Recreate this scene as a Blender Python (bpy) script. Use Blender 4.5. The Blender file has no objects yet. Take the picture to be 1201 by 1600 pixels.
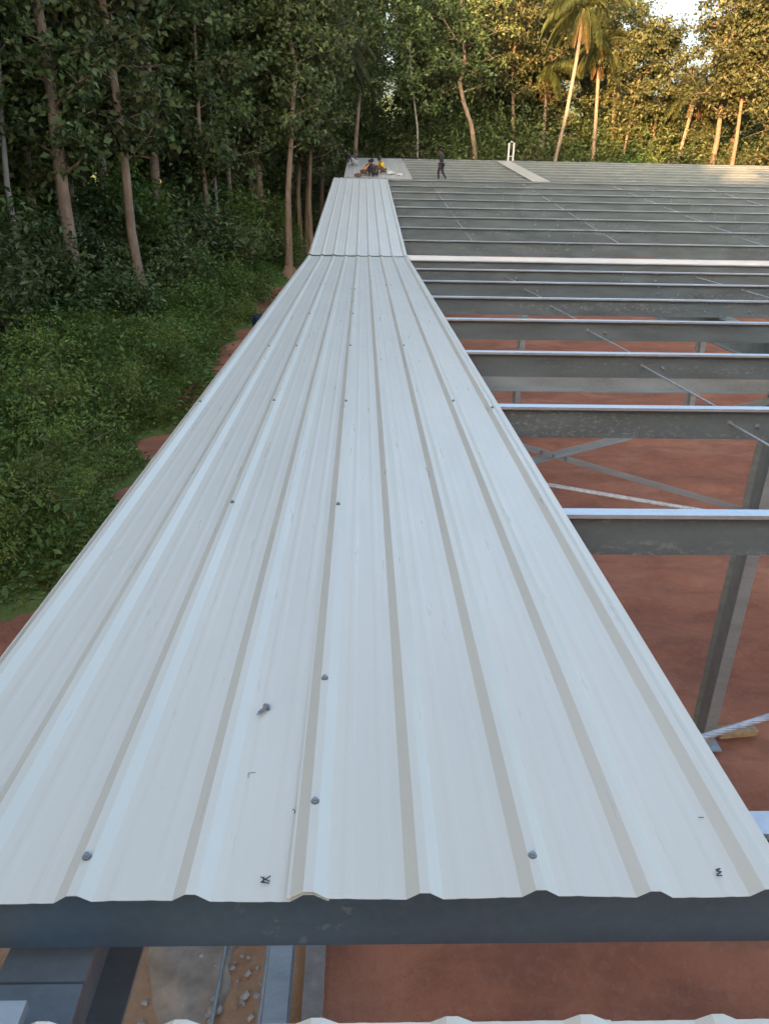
import bpy, bmesh, math, random
import numpy as np
from mathutils import Matrix, Vector
D = bpy.data
S = bpy.context.scene
COL = S.collection
R_ = math.radians

# ------------------------------------------------------------------ camera, sky, sun, exposure
Z0 = 6.7                                    # height of the ridges above the red ground
CAM = Vector((0.0, -1.1863, Z0 + 1.4863))
PITCH, YAW, ROLL = 0.441504, 0.03285, 0.020669
FPX = 1240.23
F_ = Vector((math.sin(YAW)*math.cos(PITCH), math.cos(YAW)*math.cos(PITCH), -math.sin(PITCH)))
R0 = Vector((math.cos(YAW), -math.sin(YAW), 0)); U0 = R0.cross(F_)
RR = R0*math.cos(ROLL) + U0*math.sin(ROLL); UU = U0*math.cos(ROLL) - R0*math.sin(ROLL)
cd = D.cameras.new('camera'); cam = D.objects.new('camera', cd); COL.objects.link(cam)
cam.matrix_world = Matrix(((RR.x, UU.x, -F_.x, CAM.x), (RR.y, UU.y, -F_.y, CAM.y), (RR.z, UU.z, -F_.z, CAM.z), (0, 0, 0, 1)))
cd.sensor_fit = 'VERTICAL'; cd.sensor_height = 24; cd.lens = FPX/1600*24
cd.clip_start = 0.05; cd.clip_end = 3000
S.camera = cam

SUN_EL = R_(10.2); SUN_AZ = math.atan2(-0.44, -0.90)     # azimuth measured from +Y towards +X
w = D.worlds.new('World'); S.world = w; w.use_nodes = True
nt = w.node_tree; bg = nt.nodes['Background']
sky = nt.nodes.new('ShaderNodeTexSky'); sky.sky_type = 'NISHITA'; sky.sun_disc = False
sky.sun_elevation = SUN_EL; sky.sun_rotation = SUN_AZ % (2*math.pi)
sky.air_density = 0.7; sky.dust_density = 5.0; sky.ozone_density = 0.3
nt.links.new(sky.outputs[0], bg.inputs[0]); bg.inputs[1].default_value = 0.15
sl = D.lights.new('sun', 'SUN'); so = D.objects.new('sun', sl); COL.objects.link(so)
sl.energy = 3.4; sl.angle = R_(0.6); sl.color = (1.0, 0.52, 0.22)
sd = Vector((math.sin(SUN_AZ)*math.cos(SUN_EL), math.cos(SUN_AZ)*math.cos(SUN_EL), math.sin(SUN_EL)))
so.rotation_euler = sd.to_track_quat('Z', 'Y').to_euler(); so.location = (-60, -40, 60)
vs = S.view_settings; vs.view_transform = 'Standard'; vs.look = 'None'; vs.gamma = 1; vs.use_curve_mapping = False
vs.exposure = 2.25
S.render.engine = 'CYCLES'
S.cycles.max_bounces = 6; S.cycles.diffuse_bounces = 3; S.cycles.transmission_bounces = 2

# ------------------------------------------------------------------ geometry constants (metres)
TA = math.tan(0.04992); L = 16.31; X0 = -0.107          # roof pitch, ridge-to-valley run, seam rib
def zroof(y):
    y = abs(y); k = y % (2*L); k = min(k, 2*L-k)
    return Z0 - TA*k
def pix(u, v):
    d = F_ + RR*((u-600.5)/FPX) + UU*((800-v)/FPX); return d
def hit(u, v, n, o):
    n = Vector(n); d = pix(u, v); t = (o - n.dot(CAM))/n.dot(d); return CAM + d*t

# ------------------------------------------------------------------ helpers
class MB:
    def __init__(s): s.v = []; s.f = []; s.m = []
    def add(s, v, f, mi=0):
        b = len(s.v); s.v += [tuple(p) for p in v]; s.f += [tuple(i+b for i in q) for q in f]; s.m += [mi]*len(f); return s
    def box(s, lo, hi, mi=0):
        x0, y0, z0 = lo; x1, y1, z1 = hi
        return s.add([(x0,y0,z0),(x1,y0,z0),(x1,y1,z0),(x0,y1,z0),(x0,y0,z1),(x1,y0,z1),(x1,y1,z1),(x0,y1,z1)],
                     [(0,3,2,1),(4,5,6,7),(0,1,5,4),(1,2,6,5),(2,3,7,6),(3,0,4,7)], mi)
    def bar(s, a, b, w, h, up=(0,0,1), mi=0):
        a = Vector(a); b = Vector(b); d = (b-a).normalized(); up = Vector(up)
        sx = d.cross(up).normalized()*(w/2); sz = sx.cross(d).normalized()*(h/2)
        p = [a-sx-sz, a+sx-sz, a+sx+sz, a-sx+sz, b-sx-sz, b+sx-sz, b+sx+sz, b-sx+sz]
        return s.add(p, [(3,2,1,0),(4,5,6,7),(0,1,5,4),(1,2,6,5),(2,3,7,6),(3,0,4,7)], mi)
    def tube(s, pts, rad, n=8, mi=0, cap=True):
        pts = [Vector(p) for p in pts]; m = len(pts)
        if not hasattr(rad, '__len__'): rad = [rad]*m
        vs_ = []; fs = []; ref = None
        for i, p in enumerate(pts):
            d = (pts[min(i+1, m-1)] - pts[max(i-1, 0)]).normalized()
            if ref is None: ref = d.orthogonal().normalized()
            ref = (ref - d*ref.dot(d)).normalized(); q = d.cross(ref)
            for k in range(n):
                a = 2*math.pi*k/n; vs_.append(p + (ref*math.cos(a) + q*math.sin(a))*rad[i])
        for i in range(m-1):
            for k in range(n):
                fs.append((i*n+k, i*n+(k+1) % n, (i+1)*n+(k+1) % n, (i+1)*n+k))
        if cap: fs += [tuple(range(n))[::-1], tuple((m-1)*n+k for k in range(n))]
        return s.add(vs_, fs, mi)
    def prism(s, prof, ax, a, b, place, mi=0, close=True):
        """prof: list of 2D points, swept from a to b; place(u, v, t) -> xyz"""
        n = len(prof); vs_ = [place(u, v, a) for u, v in prof] + [place(u, v, b) for u, v in prof]
        fs = [(i, (i+1) % n, n+(i+1) % n, n+i) for i in range(n if close else n-1)]
        if close: fs += [tuple(range(n))[::-1], tuple(range(n, 2*n))]
        return s.add(vs_, fs, mi)
    def mesh(s, name, mats, smooth=False):
        me = D.meshes.new(name); me.from_pydata(s.v, [], s.f)
        for m in (mats if isinstance(mats, (list, tuple)) else [mats]): me.materials.append(m)
        if any(s.m): me.polygons.foreach_set('material_index', s.m)
        if smooth: me.polygons.foreach_set('use_smooth', [True]*len(me.polygons))
        me.update(); return me
    def obj(s, name, mats, parent=None, smooth=False):
        return link(name, s.mesh(name, mats, smooth), parent)
def link(name, data, parent=None, loc=None, rot=None, scale=None):
    o = D.objects.new(name, data); COL.objects.link(o)
    if parent: o.parent = parent
    if loc is not None: o.location = loc
    if rot is not None: o.rotation_euler = rot
    if scale is not None: o.scale = scale
    return o
def tag(o, label=None, cat=None, group=None, kind=None):
    if label: o['label'] = label
    if cat: o['category'] = cat
    if group: o['group'] = group
    if kind: o['kind'] = kind
    return o
def fix_normals(me):
    bm = bmesh.new(); bm.from_mesh(me); bmesh.ops.recalc_face_normals(bm, faces=bm.faces); bm.to_mesh(me); bm.free()

# ------------------------------------------------------------------ materials
def mat(name):
    m = D.materials.new(name); m.use_nodes = True; t = m.node_tree
    return m, t, t.nodes['Principled BSDF']
def N(t, typ, **kw):
    n = t.nodes.new(typ)
    for k, v in kw.items(): setattr(n, k, v)
    return n
def coords(t, scale=(1,1,1), out='Object'):
    c = N(t, 'ShaderNodeTexCoord'); mp = N(t, 'ShaderNodeMapping'); mp.inputs['Scale'].default_value = scale
    t.links.new(c.outputs[out], mp.inputs[0]); return mp.outputs[0]
def wcoords(t, scale=(1,1,1)):
    g = N(t, 'ShaderNodeNewGeometry'); mp = N(t, 'ShaderNodeMapping'); mp.inputs['Scale'].default_value = scale
    t.links.new(g.outputs['Position'], mp.inputs[0]); return mp.outputs[0]
def noise(t, vec, sc, det=4, rough=.55, dist=0):
    n = N(t, 'ShaderNodeTexNoise'); n.inputs['Scale'].default_value = sc; n.inputs['Detail'].default_value = det
    n.inputs['Roughness'].default_value = rough; n.inputs['Distortion'].default_value = dist
    t.links.new(vec, n.inputs['Vector']); return n.outputs['Fac']
def ramp(t, fac, stops):
    r = N(t, 'ShaderNodeValToRGB'); e = r.color_ramp.elements
    while len(e) < len(stops): e.new(.5)
    for q, (p, c) in zip(e, stops):
        q.position = p; q.color = (*c, 1) if hasattr(c, '__len__') else (c, c, c, 1)
    t.links.new(fac, r.inputs[0]); return r.outputs[0]
def mixc(t, fac, a, b, mode='MIX'):
    m = N(t, 'ShaderNodeMix', data_type='RGBA', blend_type=mode)
    for i, x in ((0, fac), (6, a), (7, b)):
        if hasattr(x, 'links') or isinstance(x, bpy.types.NodeSocket): t.links.new(x, m.inputs[i])
        elif i == 0: m.inputs[0].default_value = x
        else: m.inputs[i].default_value = (*x, 1)
    return m.outputs[2]
def bump(t, b, h, strength=.3, dist=.01):
    n = N(t, 'ShaderNodeBump'); n.inputs['Strength'].default_value = strength; n.inputs['Distance'].default_value = dist
    t.links.new(h, n.inputs['Height']); t.links.new(n.outputs[0], b.inputs['Normal'])
def simple(name, col, rough=.6, metal=0., var=.15, sc=6., bumps=.15):
    m, t, b = mat(name); v = wcoords(t)
    n = noise(t, v, sc)
    lo = tuple(c*(1-var) for c in col); hi = tuple(min(1, c*(1+var)) for c in col)
    t.links.new(ramp(t, n, [(.3, lo), (.7, hi)]), b.inputs['Base Color'])
    b.inputs['Roughness'].default_value = rough; b.inputs['Metallic'].default_value = metal
    if bumps: bump(t, b, noise(t, v, sc*8), bumps, .004)
    return m

def m_sheet():
    m, t, b = mat('white_coated_sheet'); v = coords(t)
    n1 = noise(t, coords(t, (1.2, .35, 1)), 1.6, 5)
    c = ramp(t, n1, [(.28, (.67, .67, .585)), (.72, (.735, .73, .64))])
    n2 = noise(t, coords(t, (9, .7, 1)), 3.0, 6, .6)                 # faint lengthwise grime
    c = mixc(t, ramp(t, n2, [(.52, 0), (.8, .11)]), c, (.55, .54, .50))
    n3 = noise(t, coords(t, (3, 2, 1)), 9.0, 3, .6)                  # scuffs
    c = mixc(t, ramp(t, n3, [(.73, 0), (.76, .25)]), c, (.45, .46, .46))
    t.links.new(c, b.inputs['Base Color'])
    t.links.new(ramp(t, n2, [(.3, .26), (.8, .44)]), b.inputs['Roughness'])
    b.inputs['Specular IOR Level'].default_value = .5
    bump(t, b, noise(t, coords(t, (1.5, .5, 1)), 2.2, 2), .12, .02)
    return m
def m_galv(name, base, rough, metal, stain):
    m, t, b = mat(name)
    n1 = noise(t, wcoords(t, (.8, 3, 3)), 2.2, 5)
    c = ramp(t, n1, [(.3, tuple(x*.8 for x in base)), (.7, tuple(x*1.15 for x in base))])
    n0 = noise(t, wcoords(t, (1, 1, 1)), 38, 2)
    c = mixc(t, ramp(t, n0, [(.4, 0), (.7, .18)]), c, tuple(min(1, x*1.5) for x in base))
    if stain == 'spots':
        sp = noise(t, wcoords(t, (6, 6, 6)), 3.2, 5, .6); ar = noise(t, wcoords(t, (.8, .8, .8)), 1.3, 2)
        mul = N(t, 'ShaderNodeMath', operation='MULTIPLY')
        t.links.new(ramp(t, sp, [(.60, 0), (.64, 1)]), mul.inputs[0]); t.links.new(ramp(t, ar, [(.52, 0), (.60, .8)]), mul.inputs[1])
        c = mixc(t, mul.outputs[0], c, (.42, .46, .48))
    elif stain:
        big = noise(t, wcoords(t, (.34, 1.93, 5.5)), 1.0, 4, .6)
        fine = noise(t, wcoords(t, (4.5, 9, 9)), 4.0, 8, .78)
        mul = N(t, 'ShaderNodeMath', operation='MULTIPLY')
        t.links.new(ramp(t, big, [(.53, 0), (.62, .65)]), mul.inputs[0]); t.links.new(ramp(t, fine, [(.535, 0), (.575, 1)]), mul.inputs[1])
        c = mixc(t, mul.outputs[0], c, (.42, .46, .48))
        rst = noise(t, wcoords(t, (1.3, 1.3, 5)), 1.7, 5)
        c = mixc(t, ramp(t, rst, [(.70, 0), (.76, .55)]), c, (.22, .13, .06))
    t.links.new(c, b.inputs['Base Color'])
    b.inputs['Metallic'].default_value = metal
    t.links.new(ramp(t, n1, [(.3, rough*.8), (.7, rough*1.2)]), b.inputs['Roughness'])
    bump(t, b, n0, .06, .003)
    return m
M_SHEET = m_sheet()
M_PURL = m_galv('galvanised_purlin', (.175, .228, .252), .42, .35, True)
M_FLANGE_LIT = m_galv('skylit_flange', (.54, .59, .62), .34, .5, False)  # galvanised steel, sky light on flanges and lips put into the lighter colour
M_RIDGE = m_galv('dark_ridge_purlin', (.14, .215, .28), .34, .45, 'spots')
M_STEEL = m_galv('painted_steel_grey', (.33, .385, .41), .42, .2, False)
M_GUTTER = simple('white_flashing', (.70, .70, .68), .4, 0, .05, 1.5, .1)
M_ROPE = simple('wire_rope', (.58, .61, .63), .4, .5, .2, 40, .2)
M_BOLT = simple('zinc_bolt', (.34, .37, .40), .4, .7, .2, 60, .1)
M_RUBBER = simple('dark_washer', (.16, .17, .18), .7, 0, .1, 20, 0)
M_INK = simple('black_ink', (.015, .015, .03), .5, 0, .1, 20, 0)
M_RUST = simple('rusty_steel', (.16, .065, .035), .8, .1, .4, 12, .3)
M_WOOD = simple('raw_timber', (.42, .30, .17), .8, 0, .25, 14, .3)
M_CONC = simple('pale_concrete', (.34, .32, .29), .9, 0, .2, 7, .4)
M_SPILL = simple('sandy_concrete', (.36, .31, .25), .95, 0, .35, 3.5, .6)
M_STONE = simple('broken_concrete', (.42, .40, .37), .9, 0, .3, 5, .4)
M_RAG = simple('white_plastic_bag', (.62, .62, .62), .5, 0, .12, 9, .3)
M_BLUE = simple('dark_blue_plastic', (.02, .04, .10), .4, 0, .2, 6, .1)

def m_soil():
    m, t, b = mat('red_laterite_soil'); v = wcoords(t)
    n1 = noise(t, v, .35, 6, .6, .4); n2 = noise(t, wcoords(t, (.8, 1.5, 1)), 1.1, 6, .6, .5); n3 = noise(t, v, 9, 5, .65)
    c = ramp(t, n1, [(.30, (.37, .140, .080)), (.52, (.48, .190, .105)), (.72, (.60, .29, .18))])
    c = mixc(t, ramp(t, n2, [(.36, .5), (.58, 0)]), c, (.21, .082, .052))
    c = mixc(t, ramp(t, n3, [(.5, 0), (.72, .35)]), c, (.50, .27, .18))
    t.links.new(c, b.inputs['Base Color']); b.inputs['Roughness'].default_value = .95
    ad = N(t, 'ShaderNodeMath', operation='ADD'); t.links.new(n2, ad.inputs[0]); t.links.new(n3, ad.inputs[1])
    bump(t, b, ad.outputs[0], .8, .05); return m
def m_sand():
    m, t, b = mat('ochre_sand'); v = wcoords(t)
    n1 = noise(t, v, .9, 6, .6, .5); n3 = noise(t, v, 14, 4, .65)
    c = ramp(t, n1, [(.3, (.36, .20, .11)), (.7, (.50, .32, .19))])
    c = mixc(t, ramp(t, n3, [(.5, 0), (.75, .4)]), c, (.5, .42, .32))
    t.links.new(c, b.inputs['Base Color']); b.inputs['Roughness'].default_value = .95
    bump(t, b, n3, .7, .02); return m
def m_hill():
    m, t, b = mat('weedy_hillside'); v = wcoords(t)
    n1 = noise(t, v, .6, 6, .6, .4); n3 = noise(t, v, 11, 5, .7)
    c = ramp(t, n1, [(.3, (.12, .18, .05)), (.55, (.16, .24, .065)), (.75, (.20, .17, .08))])
    c = mixc(t, ramp(t, n3, [(.4, .4), (.65, 0)]), c, (.06, .085, .025))
    t.links.new(c, b.inputs['Base Color']); b.inputs['Roughness'].default_value = .9
    bump(t, b, n3, .45, .05); return m
M_SOIL, M_SAND, M_HILL = m_soil(), m_sand(), m_hill()

def m_leaf(name, dark, mid, light, trans=.25, rough=.45):
    m, t, b = mat(name); g = N(t, 'ShaderNodeNewGeometry')
    c = ramp(t, g.outputs['Random Per Island'], [(0, dark), (.45, mid), (.9, light), (1, tuple(x*1.15 for x in light))])
    oi = N(t, 'ShaderNodeObjectInfo'); hs = N(t, 'ShaderNodeHueSaturation')
    mr = N(t, 'ShaderNodeMapRange'); mr.inputs[3].default_value = .75; mr.inputs[4].default_value = 1.25
    t.links.new(oi.outputs['Random'], mr.inputs[0]); t.links.new(mr.outputs[0], hs.inputs['Value'])
    mh = N(t, 'ShaderNodeMapRange'); mh.inputs[3].default_value = .485; mh.inputs[4].default_value = .515
    t.links.new(oi.outputs['Random'], mh.inputs[0]); t.links.new(mh.outputs[0], hs.inputs['Hue'])
    t.links.new(c, hs.inputs['Color']); c = hs.outputs[0]
    t.links.new(c, b.inputs['Base Color']); b.inputs['Roughness'].default_value = rough
    b.inputs['Specular IOR Level'].default_value = .35
    tr = N(t, 'ShaderNodeBsdfTranslucent'); t.links.new(c, tr.inputs[0])
    mx = N(t, 'ShaderNodeMixShader'); mx.inputs[0].default_value = trans
    t.links.new(b.outputs[0], mx.inputs[1]); t.links.new(tr.outputs[0], mx.inputs[2])
    t.links.new(mx.outputs[0], t.nodes['Material Output'].inputs[0]); return m
M_LEAF = m_leaf('teak_leaf', (.055, .085, .032), (.115, .165, .055), (.20, .25, .095))
M_LEAF2 = m_leaf('olive_leaf', (.055, .075, .030), (.10, .118, .046), (.155, .16, .066))
M_FERN = m_leaf('fresh_leaf', (.09, .16, .038), (.155, .265, .058), (.22, .345, .085), .3)
M_GRASS = m_leaf('weed_leaf', (.14, .20, .042), (.23, .315, .07), (.32, .40, .10), .3)
M_PALM = m_leaf('palm_leaf', (.045, .060, .020), (.075, .095, .028), (.12, .125, .04), .25)
M_DEAD = m_leaf('dead_frond', (.10, .055, .025), (.16, .09, .04), (.22, .13, .06), .2, .8)
def m_bark(name, a, b_):
    m, t, b = mat(name)
    n1 = noise(t, coords(t, (2.5, 2.5, .5)), 3, 6, .65, .6); n2 = noise(t, coords(t), .6, 3)
    c = ramp(t, n1, [(.3, a), (.7, b_)]); c = mixc(t, ramp(t, n2, [(.45, 0), (.7, .6)]), c, tuple(x*.5 for x in a))
    t.links.new(c, b.inputs['Base Color']); b.inputs['Roughness'].default_value = .9
    bump(t, b, n1, .6, .03); return m
M_BARK = m_bark('tan_bark', (.28, .20, .135), (.47, .35, .25))
M_BARKR = m_bark('brown_bark', (.19, .13, .085), (.33, .24, .165))
M_BARKP = m_bark('pale_grey_bark', (.30, .28, .25), (.48, .45, .40))
M_BARKD = m_bark('palm_bark', (.24, .19, .14), (.38, .31, .24))

# ------------------------------------------------------------------ numeric noise
def vnoise(x, y, seed=0):
    xi = np.floor(x).astype(int); yi = np.floor(y).astype(int); xf = x-xi; yf = y-yi
    def h(a, b):
        s = np.sin(a*127.1+b*311.7+seed*74.7)*43758.5453; return s-np.floor(s)
    u = xf*xf*(3-2*xf); v_ = yf*yf*(3-2*yf)
    return (h(xi, yi)*(1-u)+h(xi+1, yi)*u)*(1-v_)+(h(xi, yi+1)*(1-u)+h(xi+1, yi+1)*u)*v_
def fbm(x, y, seed=0, o=4):
    r = 0; a = .5
    for i in range(o): r = r+a*vnoise(x*2**i, y*2**i, seed+i); a *= .5
    return r
def grid(name, xs, ys, zf, m, smooth=True):
    X, Y = np.meshgrid(xs, ys); Z = zf(X, Y); nx, ny = len(xs), len(ys)
    v = np.stack([X.ravel(), Y.ravel(), Z.ravel()], 1)
    i = np.arange(nx*ny).reshape(ny, nx); q = np.stack([i[:-1, :-1], i[:-1, 1:], i[1:, 1:], i[1:, :-1]], -1).reshape(-1, 4)
    me = D.meshes.new(name); me.from_pydata(v.tolist(), [], q.tolist()); me.materials.append(m)
    if smooth: me.polygons.foreach_set('use_smooth', [True]*len(me.polygons))
    return link(name, me)

# ------------------------------------------------------------------ the ground
def soil_z(X, Y):
    near = np.exp(-((X-6)/22)**2-((Y-14)/26)**2)
    ruts = (fbm(X*.45+.25*Y, Y*1.5, 3)-.5)*.34 + (fbm(X*2.2, Y*2.6, 9, 3)-.5)*.05
    return -.05+ruts*near
xs = np.concatenate([np.linspace(-700, -20, 10), np.linspace(-14, 40, 217)[1:], np.linspace(60, 700, 10)])
ys = np.concatenate([np.linspace(-700, -40, 10), np.linspace(-12, 60, 241), np.linspace(90, 1200, 12)])
tag(grid('ground', xs, ys, soil_z, M_SOIL), kind='structure')

def edge_x(Y):            # where the weeds begin, left of the levelled pad
    return -5.75 + .5*np.sin(Y*.55) + .45*np.sin(Y*1.7+1) + np.where(Y > 38, (Y-38)*.045, 0) - np.where(Y < 12.6, (12.6-Y)*1.0, 0)
def hill_z(X, Y):
    d = edge_x(Y)-X                                   # distance into the weeds
    d2 = np.minimum(1e9, np.where(Y > 70, np.maximum(d, (Y-69.5)*1.0), d))
    up = 1.75*(1-np.exp(-np.clip(d2, 0, None)/2.6)) + .03*np.clip(d2-6, 0, 60)
    lump = (fbm(X*.55, Y*.5, 5)-.45)*1.25*np.clip(d2/1.2, 0, 1)
    up = up+.11*np.clip(Y-84, 0, 120)
    return np.where(d2 > -.05, up+lump*np.clip(1-(d2-12)/20, .3, 1)+.02, -.6+.0*X)
hx = np.concatenate([np.linspace(-160, -24, 14), np.linspace(-22, -3.2, 150), np.linspace(0, 160, 30)])
hy = np.concatenate([np.linspace(-120, 0, 24), np.linspace(1, 62, 230), np.linspace(64, 75, 14), np.linspace(80, 220, 16)])
tag(grid('hillside', hx, hy, hill_z, M_HILL), kind='structure')
def hz(x, y): return float(hill_z(np.array([x]), np.array([y]))[0])

# ------------------------------------------------------------------ leaves (numpy)
def leaf_arrays(P, dirs, nrm, ln, wd, fold=.12, curl=.15):
    """each leaf: base, left, tip, right, mid-rib point; 4 triangles"""
    n = len(P); dirs = dirs/np.linalg.norm(dirs, axis=1, keepdims=True)
    side = np.cross(dirs, nrm); side /= np.linalg.norm(side, axis=1, keepdims=True)+1e-9
    up = np.cross(side, dirs); l = ln[:, None]; w_ = wd[:, None]
    mid = P+dirs*l*.45; V = np.empty((n, 5, 3))
    V[:, 0] = P; V[:, 1] = mid+side*w_*.5+up*l*fold; V[:, 2] = P+dirs*l-up*l*curl; V[:, 3] = mid-side*w_*.5+up*l*fold; V[:, 4] = mid
    T = np.array([[0, 4, 1], [1, 4, 2], [2, 4, 3], [3, 4, 0]]); F = (np.arange(n)[:, None, None]*5+T[None]).reshape(-1, 3)
    return V.reshape(-1, 3), F
def tri_mesh(name, V, F, m):
    me = D.meshes.new(name); nv, nf = len(V), len(F)
    me.vertices.add(nv); me.vertices.foreach_set('co', np.asarray(V, np.float32).ravel())
    me.loops.add(nf*3); me.loops.foreach_set('vertex_index', np.asarray(F, np.int32).ravel())
    me.polygons.add(nf); me.polygons.foreach_set('loop_start', np.arange(0, nf*3, 3, dtype=np.int32))
    try: me.polygons.foreach_set('loop_total', np.full(nf, 3, np.int32))
    except Exception: pass
    me.materials.append(m); me.update(calc_edges=True); me.validate(); return me
def rnd_dirs(rg, n, zbias=0., zs=1.):
    d = rg.normal(size=(n, 3)); d[:, 2] = d[:, 2]*zs+zbias; return d/np.linalg.norm(d, axis=1, keepdims=True)

def tree_mesh(seed, H=21, r0=.24, lean=(0, 0), leaf_from=.14, spread=3.2, nb=40, leaf=.34, per=21, leafm=M_LEAF, barkm=M_BARK, wig=.35, path=None, thick=.32, shape='column', limb_up=.45, keep=.62):
    rg = np.random.default_rng(seed); rd = random.Random(seed)
    if path is None:
        path = []; ph = rd.random()*6
        for i in range(12):
            t = i/11; path.append(Vector((lean[0]*t*H+wig*math.sin(ph+t*5.2)*t**.6, lean[1]*t*H+wig*math.cos(ph*1.7+t*4.1)*t**.6, H*t)))
    else: path = [Vector(p) for p in path]
    H = path[-1].z
    def at(t):
        zz = t*H
        for a, b in zip(path, path[1:]):
            if a.z <= zz <= b.z+1e-6: return a.lerp(b, (zz-a.z)/max(1e-6, b.z-a.z))
        return path[-1]
    tb = MB(); rads = [r0*(1.35 if i == 0 else 1)*(1-.82*(p.z/H)**1.15) for i, p in enumerate(path)]
    tb.tube([path[0]-Vector((0, 0, .8))]+path, [rads[0]*1.15]+rads, 9)
    cl = []
    for i in range(nb):
        t = leaf_from+(1-leaf_from)*((i+rd.random())/nb)**.92; az = i*2.39996+rd.uniform(-.5, .5)
        p0 = at(min(t, .985)); u = (t-leaf_from)/(1-leaf_from)
        if shape == 'column': ln = spread*(.55+.6*math.sin(math.pi*min(1, u*.85+.12)))*rd.uniform(.45, 1.15)
        else: ln = spread*(.35+.9*math.sin(math.pi*min(1, u*.8+.1)))*rd.uniform(.6, 1.15)
        d = Vector((math.cos(az), math.sin(az), rd.uniform(.1, limb_up*2))).normalized()
        pts = [p0]; m = 5; dd = d.copy()
        for k in range(m):
            dd = (dd+Vector((rd.uniform(-.3, .3), rd.uniform(-.3, .3), rd.uniform(-.22, .16)))).normalized(); pts.append(pts[-1]+dd*ln/m)
        rb = max(.018, r0*(1-.8*t)*thick)
        tb.tube(pts, [rb*(1-.8*k/m) for k in range(m+1)], 5, cap=False)
        cl += [pts[k].lerp(pts[k+1], rd.random()) for k in range(1, m) for _ in range(1)]+[pts[-1]]
        for _ in range(4 if shape == 'column' else 6):
            k = rd.randint(1, m-1); q = pts[k]; e = Vector((rd.gauss(0, 1), rd.gauss(0, 1), rd.gauss(.25, .6))).normalized()*ln*rd.uniform(.25, .5)
            q2 = q+e*.5+Vector((0, 0, .05)); q3 = q+e
            tb.tube([q, q2, q3], [rb*.4, rb*.28, rb*.12], 4, cap=False); cl += [q2, q3]
    cl = [c for c in cl if rd.random() < keep]; C = np.array([tuple(c) for c in cl]); n = len(C)*per
    P = np.repeat(C, per, 0)+rg.normal(size=(n, 3))*np.array([.29, .29, .22])*(leaf/.34)**.5
    dr = rnd_dirs(rg, n, -.28, .7); nr = rnd_dirs(rg, n, 1.2, .6)
    ln = leaf*rg.uniform(.6, 1.25, n); V, F = leaf_arrays(P, dr, nr, ln, ln*rg.uniform(.5, .68, n))
    return tb.mesh('trunk', barkm, True), tri_mesh('crown', V, F, leafm)

def place_tree(name, meshes, loc, rotz, label, cat='tree', group=None, scale=1., parts=('trunk', 'crown'), tilt=(0, 0)):
    r = link(name, None, loc=loc, rot=(tilt[0], tilt[1], rotz), scale=(scale,)*3)
    for nm, me in zip(parts, meshes): link(nm, me, r)
    return tag(r, label, cat, group)

def palm_mesh(seed, path, r0=.17, nf=22, fl=4.2, dead=6):
    rd = random.Random(seed); rg = np.random.default_rng(seed)
    path = [Vector(p) for p in path]; tb = MB()
    k = len(path); tb.tube(path, [r0*(1.5 if i == 0 else 1.05-.3*i/k) for i in range(k)], 9); top = path[-1]
    out = []
    for grp, cnt in (('live', nf), ('dead', dead)):
        VV = []; FF = []; off = 0; sb = MB()
        for i in range(cnt):
            az = i*2.39996+rd.uniform(-.2, .2); el = rd.uniform(-.25, 1.25) if grp == 'live' else rd.uniform(-1.3, -.9)
            d = Vector((math.cos(az)*math.cos(el), math.sin(az)*math.cos(el), math.sin(el))); pts = [top+Vector((0, 0, .1))]; m = 9; ln = fl*rd.uniform(.8, 1.1)*(1 if grp == 'live' else .7)
            for s in range(m):
                d = (d+Vector((0, 0, -.17-.02*s))).normalized(); pts.append(pts[-1]+d*ln/m)
            sb.tube(pts, [.045*(1-.9*s/m)+.004 for s in range(m+1)], 4, cap=False)
            P = []; Dr = []; Ln = []
            for s in range(44):
                u = .12+.87*s/43; a = u*m; j = min(m-1, int(a)); p = pts[j].lerp(pts[j+1], a-j); ax = (pts[j+1]-pts[j]).normalized()
                sd_ = ax.cross(Vector((0, 0, 1))); sd_ = sd_.normalized() if sd_.length > 1e-4 else Vector((1, 0, 0))
                for sg in (-1, 1):
                    P.append(p); Dr.append(sd_*sg*.9+ax*.5+Vector((0, 0, -.55-rd.random()*.35))); Ln.append(ln*.22*(math.sin(math.pi*min(1, u*.9+.08))**.6+.12))
            P = np.array([tuple(x) for x in P]); Dr = np.array([tuple(x) for x in Dr]); Ln = np.array(Ln)
            V, F = leaf_arrays(P, Dr, np.tile([0, 0, 1.], (len(P), 1)), Ln, np.full(len(P), .055), .02, .12)
            VV.append(V); FF.append(F+off); off += len(V)
        V = np.concatenate(VV+[np.array(sb.v)]); F2 = [(q[0], q[1], q[2]) for q in sb.f]+[(q[0], q[2], q[3]) for q in sb.f]
        F = np.concatenate(FF+[np.array(F2)+off]); out.append(tri_mesh('crown', V, F, M_PALM if grp == 'live' else M_DEAD))
    return [tb.mesh('trunk', M_BARKD, True)]+out

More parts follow.
